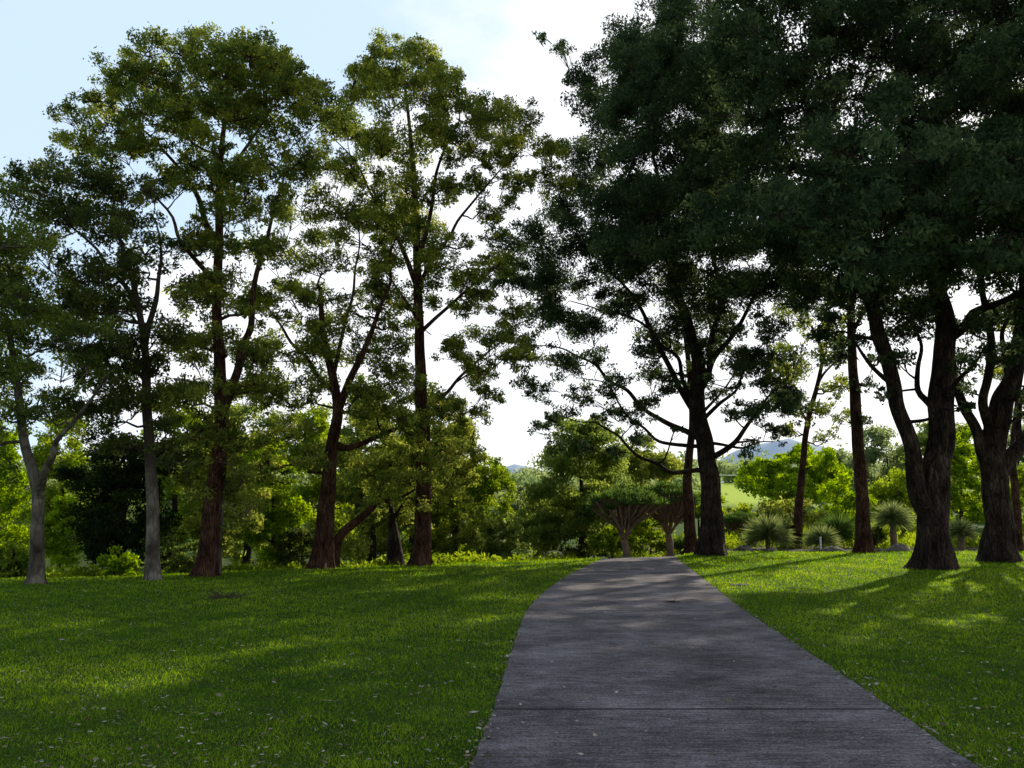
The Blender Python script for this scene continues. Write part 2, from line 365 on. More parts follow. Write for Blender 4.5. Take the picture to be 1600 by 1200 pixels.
build_tree('eucalyptus_tree', 'tall brown-trunked eucalyptus with billowing domed crown on the left, sunlit at top', 'tree',
  [(320,900),(328,830),(335,760),(346,680),(344,590),(339,480),(342,380),(342,290),(350,200),(360,120)], .31, .05,
  [([(347,650),(372,580),(392,510),(400,430),(425,340),(450,240)], .17, .05), ([(341,390),(310,310),(260,240),(200,190)], .13, .04),
   ([(341,450),(300,400),(270,340),(220,290)], .1, .04), ([(345,300),(385,230),(430,160)], .1, .04)],
  [(340,85,40),(390,78,42),(430,96,36),(295,92,40),(240,92,40),(215,122,42),(165,130,36),(115,180,28),(130,220,36),(175,190,42),(230,180,50),(290,150,54),(350,130,54),(410,140,52),(460,120,42),(490,150,32),(470,190,44),(420,210,52),(360,210,54),(300,220,48),(240,240,40),(180,240,34),(460,260,40),(400,280,46),(340,290,44),(290,300,38),(430,330,40),(370,350,42),(320,390,38),(400,400,36),(350,460,46),(400,480,36),(300,480,42),(330,540,42),(380,550,34),(290,560,40),(310,630,42),(350,620,34),(280,680,36),(330,700,36),(370,690,30),(390,600,28),(260,630,34)],
  M['gum'], M['bark'], D=3.6, group=G1, seed=13, cover=.74)
build_tree('gum_tree', 'slender pale trunk just right of the tall leftmost brown trunk', 'tree',
  [(342,898),(343,850),(348,780),(352,700)], .09, .04, [], [(350,770,38),(380,790,34),(320,780,34),(350,730,34),(365,830,26),(390,750,28)],
  M['olive'], M['pale'], D=1.4, Y=27.5, group=G1, seed=14, cover=.5, flare=.2)
build_tree('spreading_tree', 'brown tree with thick leaning trunk and low outreaching right limb, left of centre', 'tree',
  [(500,888),(506,830),(513,760),(520,690),(528,640),(520,590),(505,520),(500,450)], .38, .07,
  [([(522,690),(545,700),(590,682),(650,662),(690,640)], .17, .05), ([(528,640),(548,590),(580,520),(610,440),(620,370)], .17, .05), ([(522,610),(480,560),(440,510),(405,450)], .12, .04),
   ([(520,590),(540,500),(555,420),(560,350)],.1,.04)],
  [(440,400,36),(480,340,42),(530,330,46),(500,270,34),(545,265,30),(580,330,42),(610,380,38),(560,390,44),(510,410,40),(590,450,38),(550,480,40),(490,470,34),(450,460,28),(430,560,36),(480,560,38),(540,560,42),(590,560,40),(620,520,32),(440,630,40),(490,620,38),(570,620,38),(610,640,34),(650,660,34),(690,640,30),(410,600,32),(420,690,36),(460,690,34),(560,670,28),(620,590,32),(400,480,26),(380,560,28),(660,610,26),(480,720,28),(410,740,26),(500,520,26),(445,510,22)],
  M['gum'], M['bark'], D=3.8, group=G1, seed=15, cover=.68)
build_tree('leaning_tree', 'small tree with smooth red-brown trunk leaning right beside the thick trunk', 'tree',
  [(518,880),(530,840),(560,812),(588,785),(602,740),(630,700)], .22, .06, [([(590,785),(640,770),(680,740)], .09, .04)],
  [(600,730,36),(640,710,36),(680,720,36),(640,750,32),(570,740,30),(700,760,30),(610,780,24),(660,790,26),(720,720,28)],
  M['olive'], M['bark'], D=2.2, Y=33.5, group=G1, seed=16, cover=.5)
build_tree('eucalyptus_tree', 'tall eucalyptus with straight red-brown trunk in the middle of the lawn crest', 'tree',
  [(657,883),(661,820),(662,740),(659,640),(656,540),(653,460),(651,380),(648,290),(640,200),(632,130)], .36, .05,
  [([(654,470),(680,400),(715,345),(752,300),(785,262),(815,235)], .11, .03), ([(659,640),(700,612),(740,570),(790,530)], .11, .04),
   ([(652,450),(610,350),(565,270),(525,220)], .13, .04), ([(652,420),(675,320),(700,220),(715,150)], .12, .04), ([(655,500),(620,450),(590,400)], .08, .03), ([(655,520),(700,480),(760,430),(800,400)],.1,.04)],
  [(620,92,38),(665,96,42),(585,114,32),(700,120,36),(560,104,24),(550,165,42),(600,150,44),(650,150,48),(700,165,42),(735,170,30),(515,195,38),(560,220,44),(610,220,44),(660,220,44),(700,230,34),(640,290,48),(590,290,40),(670,330,38),(540,270,30),(785,195,44),(830,200,36),(760,235,36),(810,245,38),(855,245,34),(870,285,32),(820,290,28),(740,285,30),(700,290,26),(790,320,24),(760,335,22),(610,350,38),(650,390,40),(690,420,30),(610,420,34),(660,460,34),(740,430,34),(790,420,36),(760,470,32),(720,490,30),(770,530,32),(810,560,30),(700,560,30),(745,590,32),(620,490,30),(700,640,28),(740,650,24),(690,690,26),(770,620,24),(740,700,20),(800,500,30),(590,470,28),(720,380,24),(770,375,20)],
  M['gum'], M['bark'], D=3.8, group=G1, seed=17, cover=.74)
build_tree('bottle_tree', 'short swollen bottle-shaped trunk between the leaning trunk and the straight red-brown trunk', 'tree',
  [(617,886),(617,868),(616,845),(614,822),(612,800),(611,780)], .46, .05, [([(613,815),(630,785),(645,770)],.08,.03),([(613,815),(595,790),(585,772)],.08,.03)],
  [(612,770,26),(640,765,24),(585,770,24),(600,750,24),(628,745,24),(640,800,16),(590,800,16)],
  M['olive'], M['bark2'], D=1.2, Y=36, group=G1, seed=18, cover=.5, flare=.05)

G2 = 'big dark trees on the right of the path'
build_tree('spreading_tree', 'wide spreading dark tree with arching boughs just right of the end of the path', 'tree',
  [(1114,868),(1112,800),(1108,740),(1100,690),(1088,630),(1092,570),(1072,500),(1048,420),(1040,330),(1020,240)], .60, .06,
  [([(1100,730),(1050,738),(1000,715),(965,680),(930,660),(890,655)], .15, .04), ([(1095,690),(1040,660),(980,610),(930,570),(880,545),(820,540)], .18, .04),
   ([(1090,650),(1050,580),(1010,500),(960,430),(900,370)], .2, .06), ([(1108,720),(1150,690),(1185,640),(1230,590)], .18, .05),
   ([(1090,620),(1115,560),(1160,500),(1195,430),(1230,350)], .2, .06), ([(1090,640),(1060,560),(1010,510),(950,490),(890,470)], .14, .04), ([(1110,690),(1160,700),(1210,690)],.1,.04),
   ([(1112,570),(1125,480),(1110,380),(1120,260),(1100,120)],.18,.05), ([(1100,700),(1030,690),(980,650),(950,600),(900,590)],.12,.04), ([(1105,660),(1150,610),(1170,560),(1215,520)],.12,.04)],
  [(880,340,50),(830,360,44),(790,395,38),(840,410,44),(890,400,50),(870,450,46),(920,460,46),(840,480,36),(890,510,34),(950,520,34),(930,570,28),(880,570,28),(990,480,42),(1000,560,28),(960,610,24),(910,620,24),(880,650,22),(940,660,22),(1010,640,22),(1050,520,38),(1050,450,50),(1110,470,50),(1100,560,30),(1150,530,36),(1170,470,48),(1210,530,38),(1160,590,30),(1210,600,30),(1190,650,26),(1240,640,26),(1140,650,20),(1060,620,22),(1000,690,18),(1170,700,22),(1215,690,22),
   (840,540,26),(800,560,20),(820,600,20),(850,620,20),(800,450,30),(770,440,24),(840,670,16),(870,700,16),(910,700,16),(960,710,14),(790,520,22),(1030,590,22),(1120,620,20),(1060,680,16),(1240,570,26),(1180,560,28),(980,640,22),
   (950,390,54),(1010,400,56),(1080,380,56),(1150,390,56),(1220,440,46),(930,320,50),(990,320,56),(1060,300,56),(1130,300,56),(1200,330,54),(930,250,48),(990,240,56),(1060,220,58),(1130,210,58),(920,180,40),(970,160,52),(1040,140,58),(1110,120,58),(950,100,44),(1010,70,54),(1080,40,58),(1030,10,46),(905,130,26),(880,75,20),(845,62,12),(1100,-40,50),(1020,355,48),(1100,255,48),(1090,170,50),(1040,95,50),(1180,250,50),(1180,150,50),(1160,60,50),(955,205,44),(1000,125,44),(1000,440,44)]
  + [(x_, y_, 46, -8.5) for y_ in (90, 170, 250, 330, 400) for x_ in (985, 1060, 1135)],  # extra clumps brought forward, added to shade the foreground lawn
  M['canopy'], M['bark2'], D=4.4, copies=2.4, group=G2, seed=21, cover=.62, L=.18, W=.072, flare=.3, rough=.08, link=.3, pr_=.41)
build_tree('forked_tree', 'massive trunk forking into two thick leaders on the right lawn', 'tree',
  [(1460,890),(1459,840),(1460,790),(1464,740),(1472,690),(1470,600),(1478,510),(1455,410),(1430,300),(1410,170),(1400,40)], .56, .08,
  [([(1452,815),(1430,735),(1416,670),(1396,600),(1370,520),(1342,430),(1310,310),(1270,190),(1240,80)], .38, .10), ([(1474,530),(1520,490),(1590,460),(1660,420)], .22, .08),
   ([(1362,490),(1400,400),(1420,340)], .16, .06), ([(1342,430),(1270,370),(1200,320),(1130,280)], .16, .05), ([(1460,430),(1520,340),(1580,240),(1640,150)], .2, .06),
   ([(1470,640),(1500,590),(1540,540)],.14,.05), ([(1470,660),(1435,610),(1440,540),(1420,470)],.14,.06), ([(1400,590),(1360,570),(1320,500)],.1,.04)],
  [(x_+rs.uniform(-14, 14), y_+rs.uniform(-14, 14), 56, rs.uniform(-6.5, 2)) for y_ in range(-150, 441, 55) for x_ in range(1150+(y_ % 110)//3, 1790, 66)]
  + [(x_, y_, 56, -9) for y_ in (260, 330, 400) for x_ in (1300, 1390, 1480, 1570, 1660)]  # nearer clumps added to throw more shade on the right lawn
  + [(1250,440,40),(1290,470,36),(1340,460,30),(1400,470,36),(1470,450,30),(1540,450,44),(1600,470,44),(1420,520,26),(1530,520,34),(1640,500,40),(1700,480,50),(1290,520,28),(1340,540,24),(1410,570,22),(1500,570,24),(1440,490,28),(1300,570,20),(1585,540,26),(1380,620,14),(1510,640,16)],
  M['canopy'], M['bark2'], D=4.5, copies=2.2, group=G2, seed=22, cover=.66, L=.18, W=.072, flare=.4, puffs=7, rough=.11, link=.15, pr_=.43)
build_tree('forked_tree', 'thick trunk branching low at the right edge of the picture', 'tree',
  [(1562,878),(1560,820),(1556,765),(1552,710),(1562,640),(1585,580),(1600,480),(1610,360),(1620,200)], .62, .10,
  [([(1553,745),(1522,665),(1490,590),(1474,520),(1450,420)], .32, .10), ([(1558,760),(1600,690),(1650,600),(1700,450)], .36, .12),
   ([(1552,710),(1536,630),(1550,540),(1530,430),(1500,300)], .27, .08), ([(1575,600),(1566,520),(1590,440)],.16,.06), ([(1600,690),(1596,620),(1620,540)],.16,.06)],
  [(x_+rs.uniform(-12, 12), y_+rs.uniform(-12, 12), 50, rs.uniform(-2, 3)) for y_ in range(-60, 490, 60) for x_ in range(1400+(y_ % 120)//3, 1850, 70)]
  + [(1620,540,36),(1660,600,40),(1530,560,26),(1500,530,30),(1590,610,24),(1700,520,40),(1740,580,50),(1560,500,36),(1510,610,20),(1570,570,24),(1600,650,16)],
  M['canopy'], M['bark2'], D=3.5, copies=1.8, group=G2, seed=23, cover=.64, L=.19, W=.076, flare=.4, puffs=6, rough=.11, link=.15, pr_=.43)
G3 = 'slimmer trees behind the right lawn'
build_tree('slim_tree', 'second brown trunk standing close behind the spreading tree by the path end', 'tree',
  [(1080,863),(1077,800),(1074,740),(1082,660),(1078,590),(1070,520)], .34, .1, [([(1080,660),(1130,610),(1160,560)],.12,.04)],
  [(1070,500,34),(1110,540,30),(1040,540,30),(1150,570,28),(1080,590,24),(1020,600,22),(1060,440,36),(1120,470,34),(1000,530,24)],
  M['gumdark'], M['bark'], D=3, group=G3, seed=24, cover=.46, L=.22, W=.09)
build_tree('slim_tree', 'slim slightly curving brown trunk between the path end and the straight bare trunk', 'tree',
  [(1246,857),(1248,800),(1254,730),(1262,660),(1280,590),(1284,550),(1268,510)], .30, .08,
  [([(1262,660),(1245,610),(1225,570)], .1, .04), ([(1280,600),(1310,560),(1330,520)], .1, .04)],
  [(1240,590,30),(1225,550,28),(1270,520,36),(1300,560,30),(1310,610,28),(1225,630,26),(1250,640,24),(1320,650,24),(1240,500,34),(1310,500,34),(1290,640,22),(1280,460,36),(1215,590,24),(1230,680,20),(1285,690,18)],
  M['gum'], M['bark'], D=2.6, group=G3, seed=25, cover=.52, L=.22, W=.09)
build_tree('slim_tree', 'straight slim dark trunk left of the massive forked tree', 'tree',
  [(1350,864),(1348,800),(1343,720),(1337,640),(1331,540),(1328,440),(1322,330)], .40, .14,
  [([(1330,520),(1360,450),(1390,400)],.14,.05),([(1330,470),(1290,410),(1260,370)],.12,.05)],
  [(1330,400,40),(1290,390,38),(1370,410,36),(1340,340,44),(1290,450,34),(1375,460,34),(1250,400,36),(1390,350,40),(1290,320,40),(1345,500,24),(1310,540,22),(1345,600,18),(1350,660,14),(1230,460,30),(1260,480,26),(1370,560,20)],
  M['canopy'], M['bark'], D=3, group=G3, seed=26, cover=.54, L=.2, W=.085)
build_tree('slim_tree', 'slim brown trunk at the extreme right edge behind the thick branching trunk', 'tree',
  [(1591,860),(1589,800),(1583,720),(1588,640),(1600,560)], .26, .1, [],
  [(1600,560,34),(1560,590,26),(1640,600,34),(1610,640,26),(1570,520,30)],
  M['gum'], M['bark'], D=2.5, Y=50, group=G3, seed=27, cover=.5, L=.22, W=.09)

# ---------- background shrubs and trees: the ellipse each fills in the view at its distance
def bush(name, label, cat, px, ytop, ybase, hw, Y, mat, seed, group='shrubs and trees behind the lawn', dens=1.15, L=None, bark='bark2', cover=.72, cone=False, flatc=.9, droop=.2):
    rng = np.random.RandomState(seed); L = L or .0042*Y; r = max(8, min(hw, (ybase-ytop)/2)*.30)
    h = ybase-ytop; n = int(dens*2.3*(hw*h/2*3.14)/(3.14*r*r)); bl = []
    for k in range(max(5, n)):
        if cone:
            t = rng.uniform(0, 1)**.7; x_ = px+rng.uniform(-1, 1)*hw*(.12+.88*t); y_ = ytop+r*.6+t*(h-r)
        else:
            an = rng.uniform(0, 6.283); q = rng.uniform(0, 1)**.5*.92
            x_ = px+hw*q*math.cos(an); y_ = (ytop+ybase)/2-h/2*q*math.sin(an)
        bl.append((x_, y_, r*rng.uniform(.7, 1.2)))
    r0 = max(.05, .025*h*Y/F)
    return build_tree(name, label, cat, [(px, ybase), (px+hw*.05, ybase-h*.3), (px, ybase-h*.7)], r0, r0*.3, [], bl, mat, M[bark], D=hw*Y/F*.8, copies=1.6,
        L=L, W=L*.5, cover=cover, group=group, Y=Y, flare=.2, seed=seed, minz=.1, flat=flatc, droop=droop, puffs=6, pr_=.56, link=0)
BU = [
 ('leafy_tree','bright lime green sunlit tree at the far left edge behind the forked gum','tree',-5,660,905,62,34,'lime',31,{}),
 ('evergreen_tree','dense dark evergreen between the two left pale trunks','tree',190,665,905,82,31,'dense',32,{'cover':.8}),
 ('shrub','yellow-olive shrub seen low right of the forked gum','shrub',98,775,890,38,44,'lime',33,{}),
 ('shrub','low bright green shrub at the foot of the dark evergreen','shrub',185,862,908,38,28,'lime',34,{}),
 ('shrub','low grassy shrub at the left edge behind the forked gum','shrub',20,850,912,45,27,'fresh',35,{}),
 ('leafy_tree','grey-olive loose tree right behind the tall leftmost brown trunk','tree',340,660,885,66,33,'olive',36,{}),
 ('leafy_tree','rounded bright green tree left of the thick leaning trunk','tree',425,680,892,56,36,'lime',37,{}),
 ('shrub','dark green shrub low at the foot of the thick leaning trunk','shrub',470,820,892,35,35,'gumdark',38,{}),
 ('shrub','dark low shrub between pale and brown trunks at left','shrub',280,840,905,38,29.5,'conifer',39,{}),
 ('leafy_tree','pale green airy tree behind the red-brown leaning trunk','tree',580,625,890,74,43,'olive',40,{'dens':1}),
 ('leafy_tree','pale olive tree right behind the straight red-brown trunk','tree',708,625,890,64,48,'olive',41,{'dens':1}),
 ('leafy_tree','rounded mid-green tree left of the broad conifer','tree',752,705,885,50,62,'fresh',42,{}),
 ('shrub','dark green mounded shrub below the rounded mid-green tree','shrub',765,815,888,56,50,'conifer',43,{}),
 ('leafy_tree','soft green tree filling the gap behind the left leaning limbs','tree',640,670,890,60,47,'fresh',44,{}),
 ('leafy_tree','bright green tree behind the thick leaning trunk','tree',505,640,890,62,50,'fresh',64,{}),
 ('leafy_tree','tall green tree far behind the tall leftmost brown trunk','tree',385,590,890,66,56,'conifer',66,{'dens':1}),
 ('leafy_tree','tall mid-green tree far behind the leaning limbs','tree',560,580,890,66,60,'conifer',67,{'dens':.9}),
 ('leafy_tree','tall green tree behind the dark evergreen','tree',270,600,890,60,50,'fresh',68,{'dens':.9}),
 ('leafy_tree','tall green tree behind the forked grey gum','tree',95,640,890,56,52,'fresh',69,{'dens':.9}),
 ('leafy_tree','tall grey-green tree far behind the straight red-brown trunk','tree',665,600,890,56,66,'conifer',70,{'dens':.9}),
 ('conifer_tree','broad mid-green conifer with sweeping boughs left of the path end','conifer',905,625,885,112,58,'conifer',45,{'cone':True,'flatc':.5,'droop':.6,'dens':1.25}),
 ('leafy_tree','small grey-green tree in the dip left of the broad conifer','tree',815,765,850,42,100,'far',46,{}),
 ('leafy_tree','sunlit olive tree behind the arching boughs right of the conifer','tree',1000,685,850,66,75,'olive',47,{}),
 ('shrub','low green shrub beneath the left umbrella tree','shrub',955,825,872,36,52,'fresh',48,{}),
 ('shrub','low green shrub between the two umbrella trees','shrub',1015,800,872,40,54,'fresh',49,{}),
 ('shrub','mid-green shrub behind the trunks at the path end','shrub',1090,760,868,42,66,'fresh',65,{}),
 ('leafy_tree','bright yellow-green rounded tree beyond the garden bed','tree',1245,700,800,86,95,'lime',50,{'cover':.95,'dens':1.4}),
 ('shrub','light green shrub behind the small umbrella tree','shrub',1152,790,850,48,74,'fresh',51,{}),
 ('shrub','pale green shrub below the yellow-green tree','shrub',1235,778,852,46,70,'olive',52,{}),
 ('shrub','bright shrub between the straight slim trunk and the grass tree','shrub',1320,748,848,54,72,'lime',53,{}),
 ('shrub','grey-green shrub behind the grass tree','shrub',1400,740,848,48,76,'fresh',54,{}),
 ('leafy_tree','yellow-green tree between the two thick right trunks','tree',1500,680,852,42,60,'lime',55,{}),
 ('shrub','bright shrub at the extreme right edge','shrub',1610,720,858,42,60,'fresh',56,{}),
 ('shrub','dark rounded shrub in the bed left of the curving slim trunk','shrub',1228,815,856,22,55,'gumdark',71,{}),
 ('shrub','low dark shrub in the bed right of the straight slim trunk','shrub',1366,826,858,18,51.5,'gumdark',72,{}),
 ('leafy_tree','grey-green tree on the slope behind the straight slim trunk','tree',1385,665,800,62,130,'far',57,{}),
 ('leafy_tree','tall far tree behind the gap between thick right trunks','tree',1470,650,800,56,120,'conifer',58,{}),
 ('leafy_tree','grey-green far tree at the right horizon edge','tree',1590,665,800,60,130,'far',59,{}),
 ('leafy_tree','small grey-green tree behind the curving slim trunk','tree',1318,705,800,42,140,'far',60,{}),
]
for (nm, lb, ct, px, yt, yb, hw, Y, mt, sd, kw) in BU:
    bush(nm, lb, ct, px, yt, yb, hw, Y, M[mt], sd, **kw)

# ---------- distant woodland (one mass)
cs = []; rd = []
for k in range(700):
    Y = rs.uniform(252, 420); X = rs.uniform(-420, 480); cs.append([X, Y, float(terrain(X, Y))+rs.uniform(1, 8)*(.3 if -.1 < X/Y < .03 else 1)]); rd.append(rs.uniform(3, 6))
for k in range(120):
    Y = rs.uniform(250, 275); X = rs.uniform(20, 200); cs.append([X, Y, float(terrain(X, Y))+rs.uniform(1, 5)]); rd.append(rs.uniform(2.5, 4))
for k in range(240):
    Y = rs.uniform(85, 170); X = rs.uniform(-150, 5); cs.append([X, Y, float(terrain(X, Y))+rs.uniform(1, 8)*(.2 if -.1 < X/Y < .04 else 1)]); rd.append(rs.uniform(1.5, 3))
for k in range(110):
    Y = rs.uniform(150, 245); X = rs.uniform(.0, .22)*Y; cs.append([X, Y, float(terrain(X, Y))+rs.uniform(.5, 3.5)]); rd.append(rs.uniform(2, 3.5))
for k in range(90):
    Y = rs.uniform(110, 200); X = Y*rs.uniform(.29, .9); cs.append([X, Y, float(terrain(X, Y))+rs.uniform(1, 4)]); rd.append(rs.uniform(2, 3.5))
cs = np.array(cs); rd = np.array(rd)
Vv, ff, tt = leaves(cs, rd, np.full(len(cs), 120), 1.2, .7)
tag(mesh_np('woodland', Vv, ff, M['far'], tint=tt), 'distant mass of grey-green woodland beyond the park', 'woodland', kind='stuff')
n = 260; X = rs.uniform(-34, 3, n); Yq = np.interp(X, [-60,-13,-6.4,4], [20,28,34,42]); Y = Yq+rs.uniform(.5, 12, n)
cs = np.stack([X, Y, terrain(X, Y)+.15], 1); Vv, ff, tt = leaves(cs, rs.uniform(.4, .9, n), np.full(n, 130), .22, .08, -.6, .6)
tag(mesh_np('ground_cover', Vv, ff, M['fresh'], tint=tt), 'low leafy ground cover behind the left lawn crest', 'ground cover', kind='stuff')
n = 300; X = rs.uniform(6, 45, n); Y = np.interp(X, [6,10,14], [48,50,52.5])+rs.uniform(0, 20, n)
cs = np.stack([X, Y, terrain(X, Y)+.2], 1); Vv, ff, tt = leaves(cs, rs.uniform(.35, 1.0, n)*(.65+(Y-48)/24), np.full(n, 140), .26, .08, -.9, .9)
tag(mesh_np('bed_planting', Vv, ff, M['fresh'], tint=tt), 'mixed low planting filling the garden bed on the right', 'planting', kind='stuff')

# ---------- hills
m, nt, out = newmat('haze_tinted_hill'); L = nt.links.new
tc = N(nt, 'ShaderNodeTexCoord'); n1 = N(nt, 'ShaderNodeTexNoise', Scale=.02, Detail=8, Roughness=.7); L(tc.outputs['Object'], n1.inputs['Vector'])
r = ramp(nt, [(.35, (.42,.50,.60)), (.65, (.50,.57,.65))]); L(n1.outputs[0], r.inputs[0]); d = N(nt, 'ShaderNodeBsdfDiffuse'); L(r.outputs[0], d.inputs[0]); L(d.outputs[0], out.inputs[0]); M['hill'] = m  # bluish distance haze is put into the diffuse colour
hx = np.linspace(-2200, 2600, 160); hy = np.linspace(1100, 2300, 30); HX, HY = np.meshgrid(hx, hy)
def gz(x, c, w, h): return h*np.exp(-((x-c)/w)**2)
prof = gz(HX, 490, 150, 105)+gz(HX, -15, 90, 62)+gz(HX, 900, 300, 60)+gz(HX, 230, 120, 35)+gz(HX, -700, 400, 70)+6*np.sin(HX*.03)+4*np.sin(HX*.083)+35
HZ_ = prof*np.clip((HY-1100)/450, 0, 1)*(1-.3*np.clip((HY-1600)/700, 0, 1))+10*np.sin(HX*.01+HY*.012)
V = np.stack([HX, HY, HZ_], -1).reshape(-1, 3); i = np.arange(29)[:, None]*160; j = np.arange(159)[None]
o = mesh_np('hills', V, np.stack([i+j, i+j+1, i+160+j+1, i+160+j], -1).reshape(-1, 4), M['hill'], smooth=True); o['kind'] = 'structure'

# ---------- umbrella (dragon) trees
def blades(c, n, L, w, upmin, rng, droop=.15):
    az = rng.uniform(0, 6.283, n); el = np.arcsin(rng.uniform(upmin, 1, n))
    d = np.stack([np.cos(az)*np.cos(el), np.sin(az)*np.cos(el), np.sin(el)], 1); l = L*rng.uniform(.75, 1.1, n)[:, None]
    s = np.cross(d, rng.normal(size=(n, 3))); s /= np.linalg.norm(s, axis=1)[:, None]
    mid = c+d*l*.5; tip = c+d*l-np.array([0, 0, 1])*l*droop
    V = np.stack([np.broadcast_to(c, (n, 3)), mid+s*w, tip, mid-s*w], 1).reshape(-1, 3)
    return V, np.arange(n*4).reshape(-1, 4), np.clip(rng.beta(2, 2, n), 0, 1)
def dragon(px, py, ytop, hw, Y, seed, label):
    rng = np.random.RandomState(seed); b = at(px, py, Y); b[2] = float(terrain(b[0], Y))
    root = empty('dragon_tree', b, label, 'dragon tree', 'umbrella-crowned dragon trees')
    H = (at(px, ytop, Y)-b)[2]; W = hw*Y/F*.92; tk = MB()
    r0 = .085*W+.06; h0 = H*.30
    tp = catmull([(0, 0, -.1), (.05, 0, h0*.5), (-.04, .02, h0)], .1)
    tk.tube(tp, np.linspace(r0, r0*.85, len(tp)), 14, .08, .35, seed)
    tk.build('trunk', M['stem'], root)
    VV, FF, TT = [], [], []; nn = 0
    arms = [MB() for _ in range(8)]; lift = rng.uniform(-.07, .05, 8); ext = rng.uniform(.84, 1.1, 8)
    for ring, (rad, cnt, zz) in enumerate([(.12, 5, .92), (.36, 10, .90), (.62, 17, .86), (.82, 21, .81), (.97, 22, .75)]):
        for q in range(cnt):
            an = q/cnt*6.283+rng.uniform(-.2, .2); ai = int((an % 6.283)/6.284*8); rd_ = rad*W*ext[ai]*rng.uniform(.9, 1.08)
            e = np.array([math.cos(an)*rd_, math.sin(an)*rd_, H*(zz+lift[ai]*rad)*rng.uniform(.95, 1.04)])
            aa = (ai+.5)/8*6.283
            m1 = np.array([math.cos(aa)*W*.2, math.sin(aa)*W*.2, H*(.46+lift[ai])]); m2 = m1*.45+e*.55+np.array([rng.normal()*.04, rng.normal()*.04, -.02*H])
            arms[ai].tube(catmull([(-.04, .02, h0*.95), m1, m2, e], .15), r0*.24, 6)
            v_, f_, t_ = blades(e, 46, .13*W+.22, .011*W/1.5+.010, -.05, rng, .02)
            VV.append(v_); FF.append(f_+nn); TT.append(t_); nn += len(v_)
    for a_ in arms: a_.build('branch', M['stem'], root)
    mesh_np('crown', np.vstack(VV), np.vstack(FF), M['dragon'], root, tint=np.concatenate(TT))
dragon(977, 866, 762, 60, 47, 61, 'left larger umbrella-shaped dragon tree at the end of the path')
dragon(1046, 864, 752, 54, 50, 62, 'dragon tree tucked left of the two dark trunks near the path end')
dragon(1157, 856, 802, 30, 60, 63, 'small distant umbrella-shaped dragon tree in the garden bed')

# ---------- spiky plants
def spiky(px, py, r, Y, seed, label, trunk=0, n=420, name='spiky_plant', grp='spiky rosette plants in the garden bed', mat='silver', up=None, dr=.14):
    rng = np.random.RandomState(seed); b = at(px, py, Y); b[2] = float(terrain(b[0], Y)); R = r*Y/F
    root = empty(name, b, label, 'spiky plant', grp)
    mb = MB(); h = max(.42*R, trunk); mb.tube(np.array([(0, 0, -.1), (0, 0, h*.5), (.02, 0, h)]), np.array([.2, .19, .17]) if trunk else np.array([.12, .12, .08]), 10, .06); mb.build('stem', M['stem'], root)
    v_, f_, t_ = blades(np.array([0, 0, h]), n, R*1.0, .022, (-.45 if trunk else -.3) if up is None else up, rng, dr)
    mesh_np('leaf_rosette', v_, f_, M[mat], root, tint=t_)
spiky(1200, 856, 46, 52, 71, 'silvery spiky plant left of the curving slim trunk', n=1300)
spiky(1284, 856, 34, 50.5, 72, 'silvery spiky mound just right of the curving slim trunk', n=900)
spiky(1310, 854, 42, 55, 73, 'taller spiky green grass tree close left of the straight slim trunk', trunk=.9, n=1100, mat='dragon', name='grass_tree')
spiky(1397, 856, 36, 52, 74, 'grass tree with a thick short trunk left of the massive forked trunk', trunk=1.7, n=1100, name='grass_tree')
spiky(1503, 858, 28, 53, 75, 'grass tree between the two thick right trunks', trunk=1.0, n=800, name='grass_tree')
spiky(1064, 858, 26, 53, 76, 'small spiky plant beneath the right dragon tree', n=400, mat='dragon')
spiky(1170, 854, 20, 54, 77, 'small spiky plant by the boulder right of the spreading tree', n=350, mat='dragon')
spiky(1260, 855, 24, 57, 78, 'upright spiky plant right behind the curving slim trunk', n=400, mat='fresh', up=.35, dr=.05)
spiky(1374, 855, 34, 56, 79, 'upright spiky plant between the straight slim trunk and the grass tree', n=500, mat='fresh', up=.3, dr=.05)

# ---------- rocks
def rock(px, py, w, h, seed, label):
    b = ground(px, py); b[2] = float(terrain(b[0], b[1]))
    W = w*b[1]/F; H = h*b[1]/F; nu, nv = 20, 10; V = []
    for a_ in range(nv+1):
        ph = a_/nv*math.pi/2*1.25-.35
        for k in range(nu):
            th = k/nu*6.283; q = 1+.16*math.sin(2*th+seed)+.12*math.sin(3*th+seed*2+ph*3)+.06*math.sin(7*th+ph*5)
            V.append([W*math.cos(th)*math.cos(ph)*q*.5, W*.7*math.sin(th)*math.cos(ph)*q*.5, H*max(-.3, math.sin(ph))*(1+.12*math.sin(3*th+seed))])
    i = np.arange(nv)[:, None]*nu; j = np.arange(nu)[None]; f = np.stack([i+j, i+(j+1) % nu, i+nu+(j+1) % nu, i+nu+j], -1).reshape(-1, 4)
    o = mesh_np('boulder', np.array(V), f, M['rock'], smooth=True); o.location = b; tag(o, label, 'rock', 'boulders edging the garden bed')
rock(1300, 862, 34, 8, 1, 'long flat boulder left of the straight slim trunk')
rock(1405, 862, 30, 11, 2, 'rounded boulder left of the massive forked trunk')
rock(1162, 861, 26, 8, 3, 'boulder right of the spreading tree trunk')
rock(1205, 862, 20, 5, 4, 'low boulder left of the curving slim trunk')
rock(1375, 862, 14, 6, 6, 'small boulder right beside the straight slim trunk')

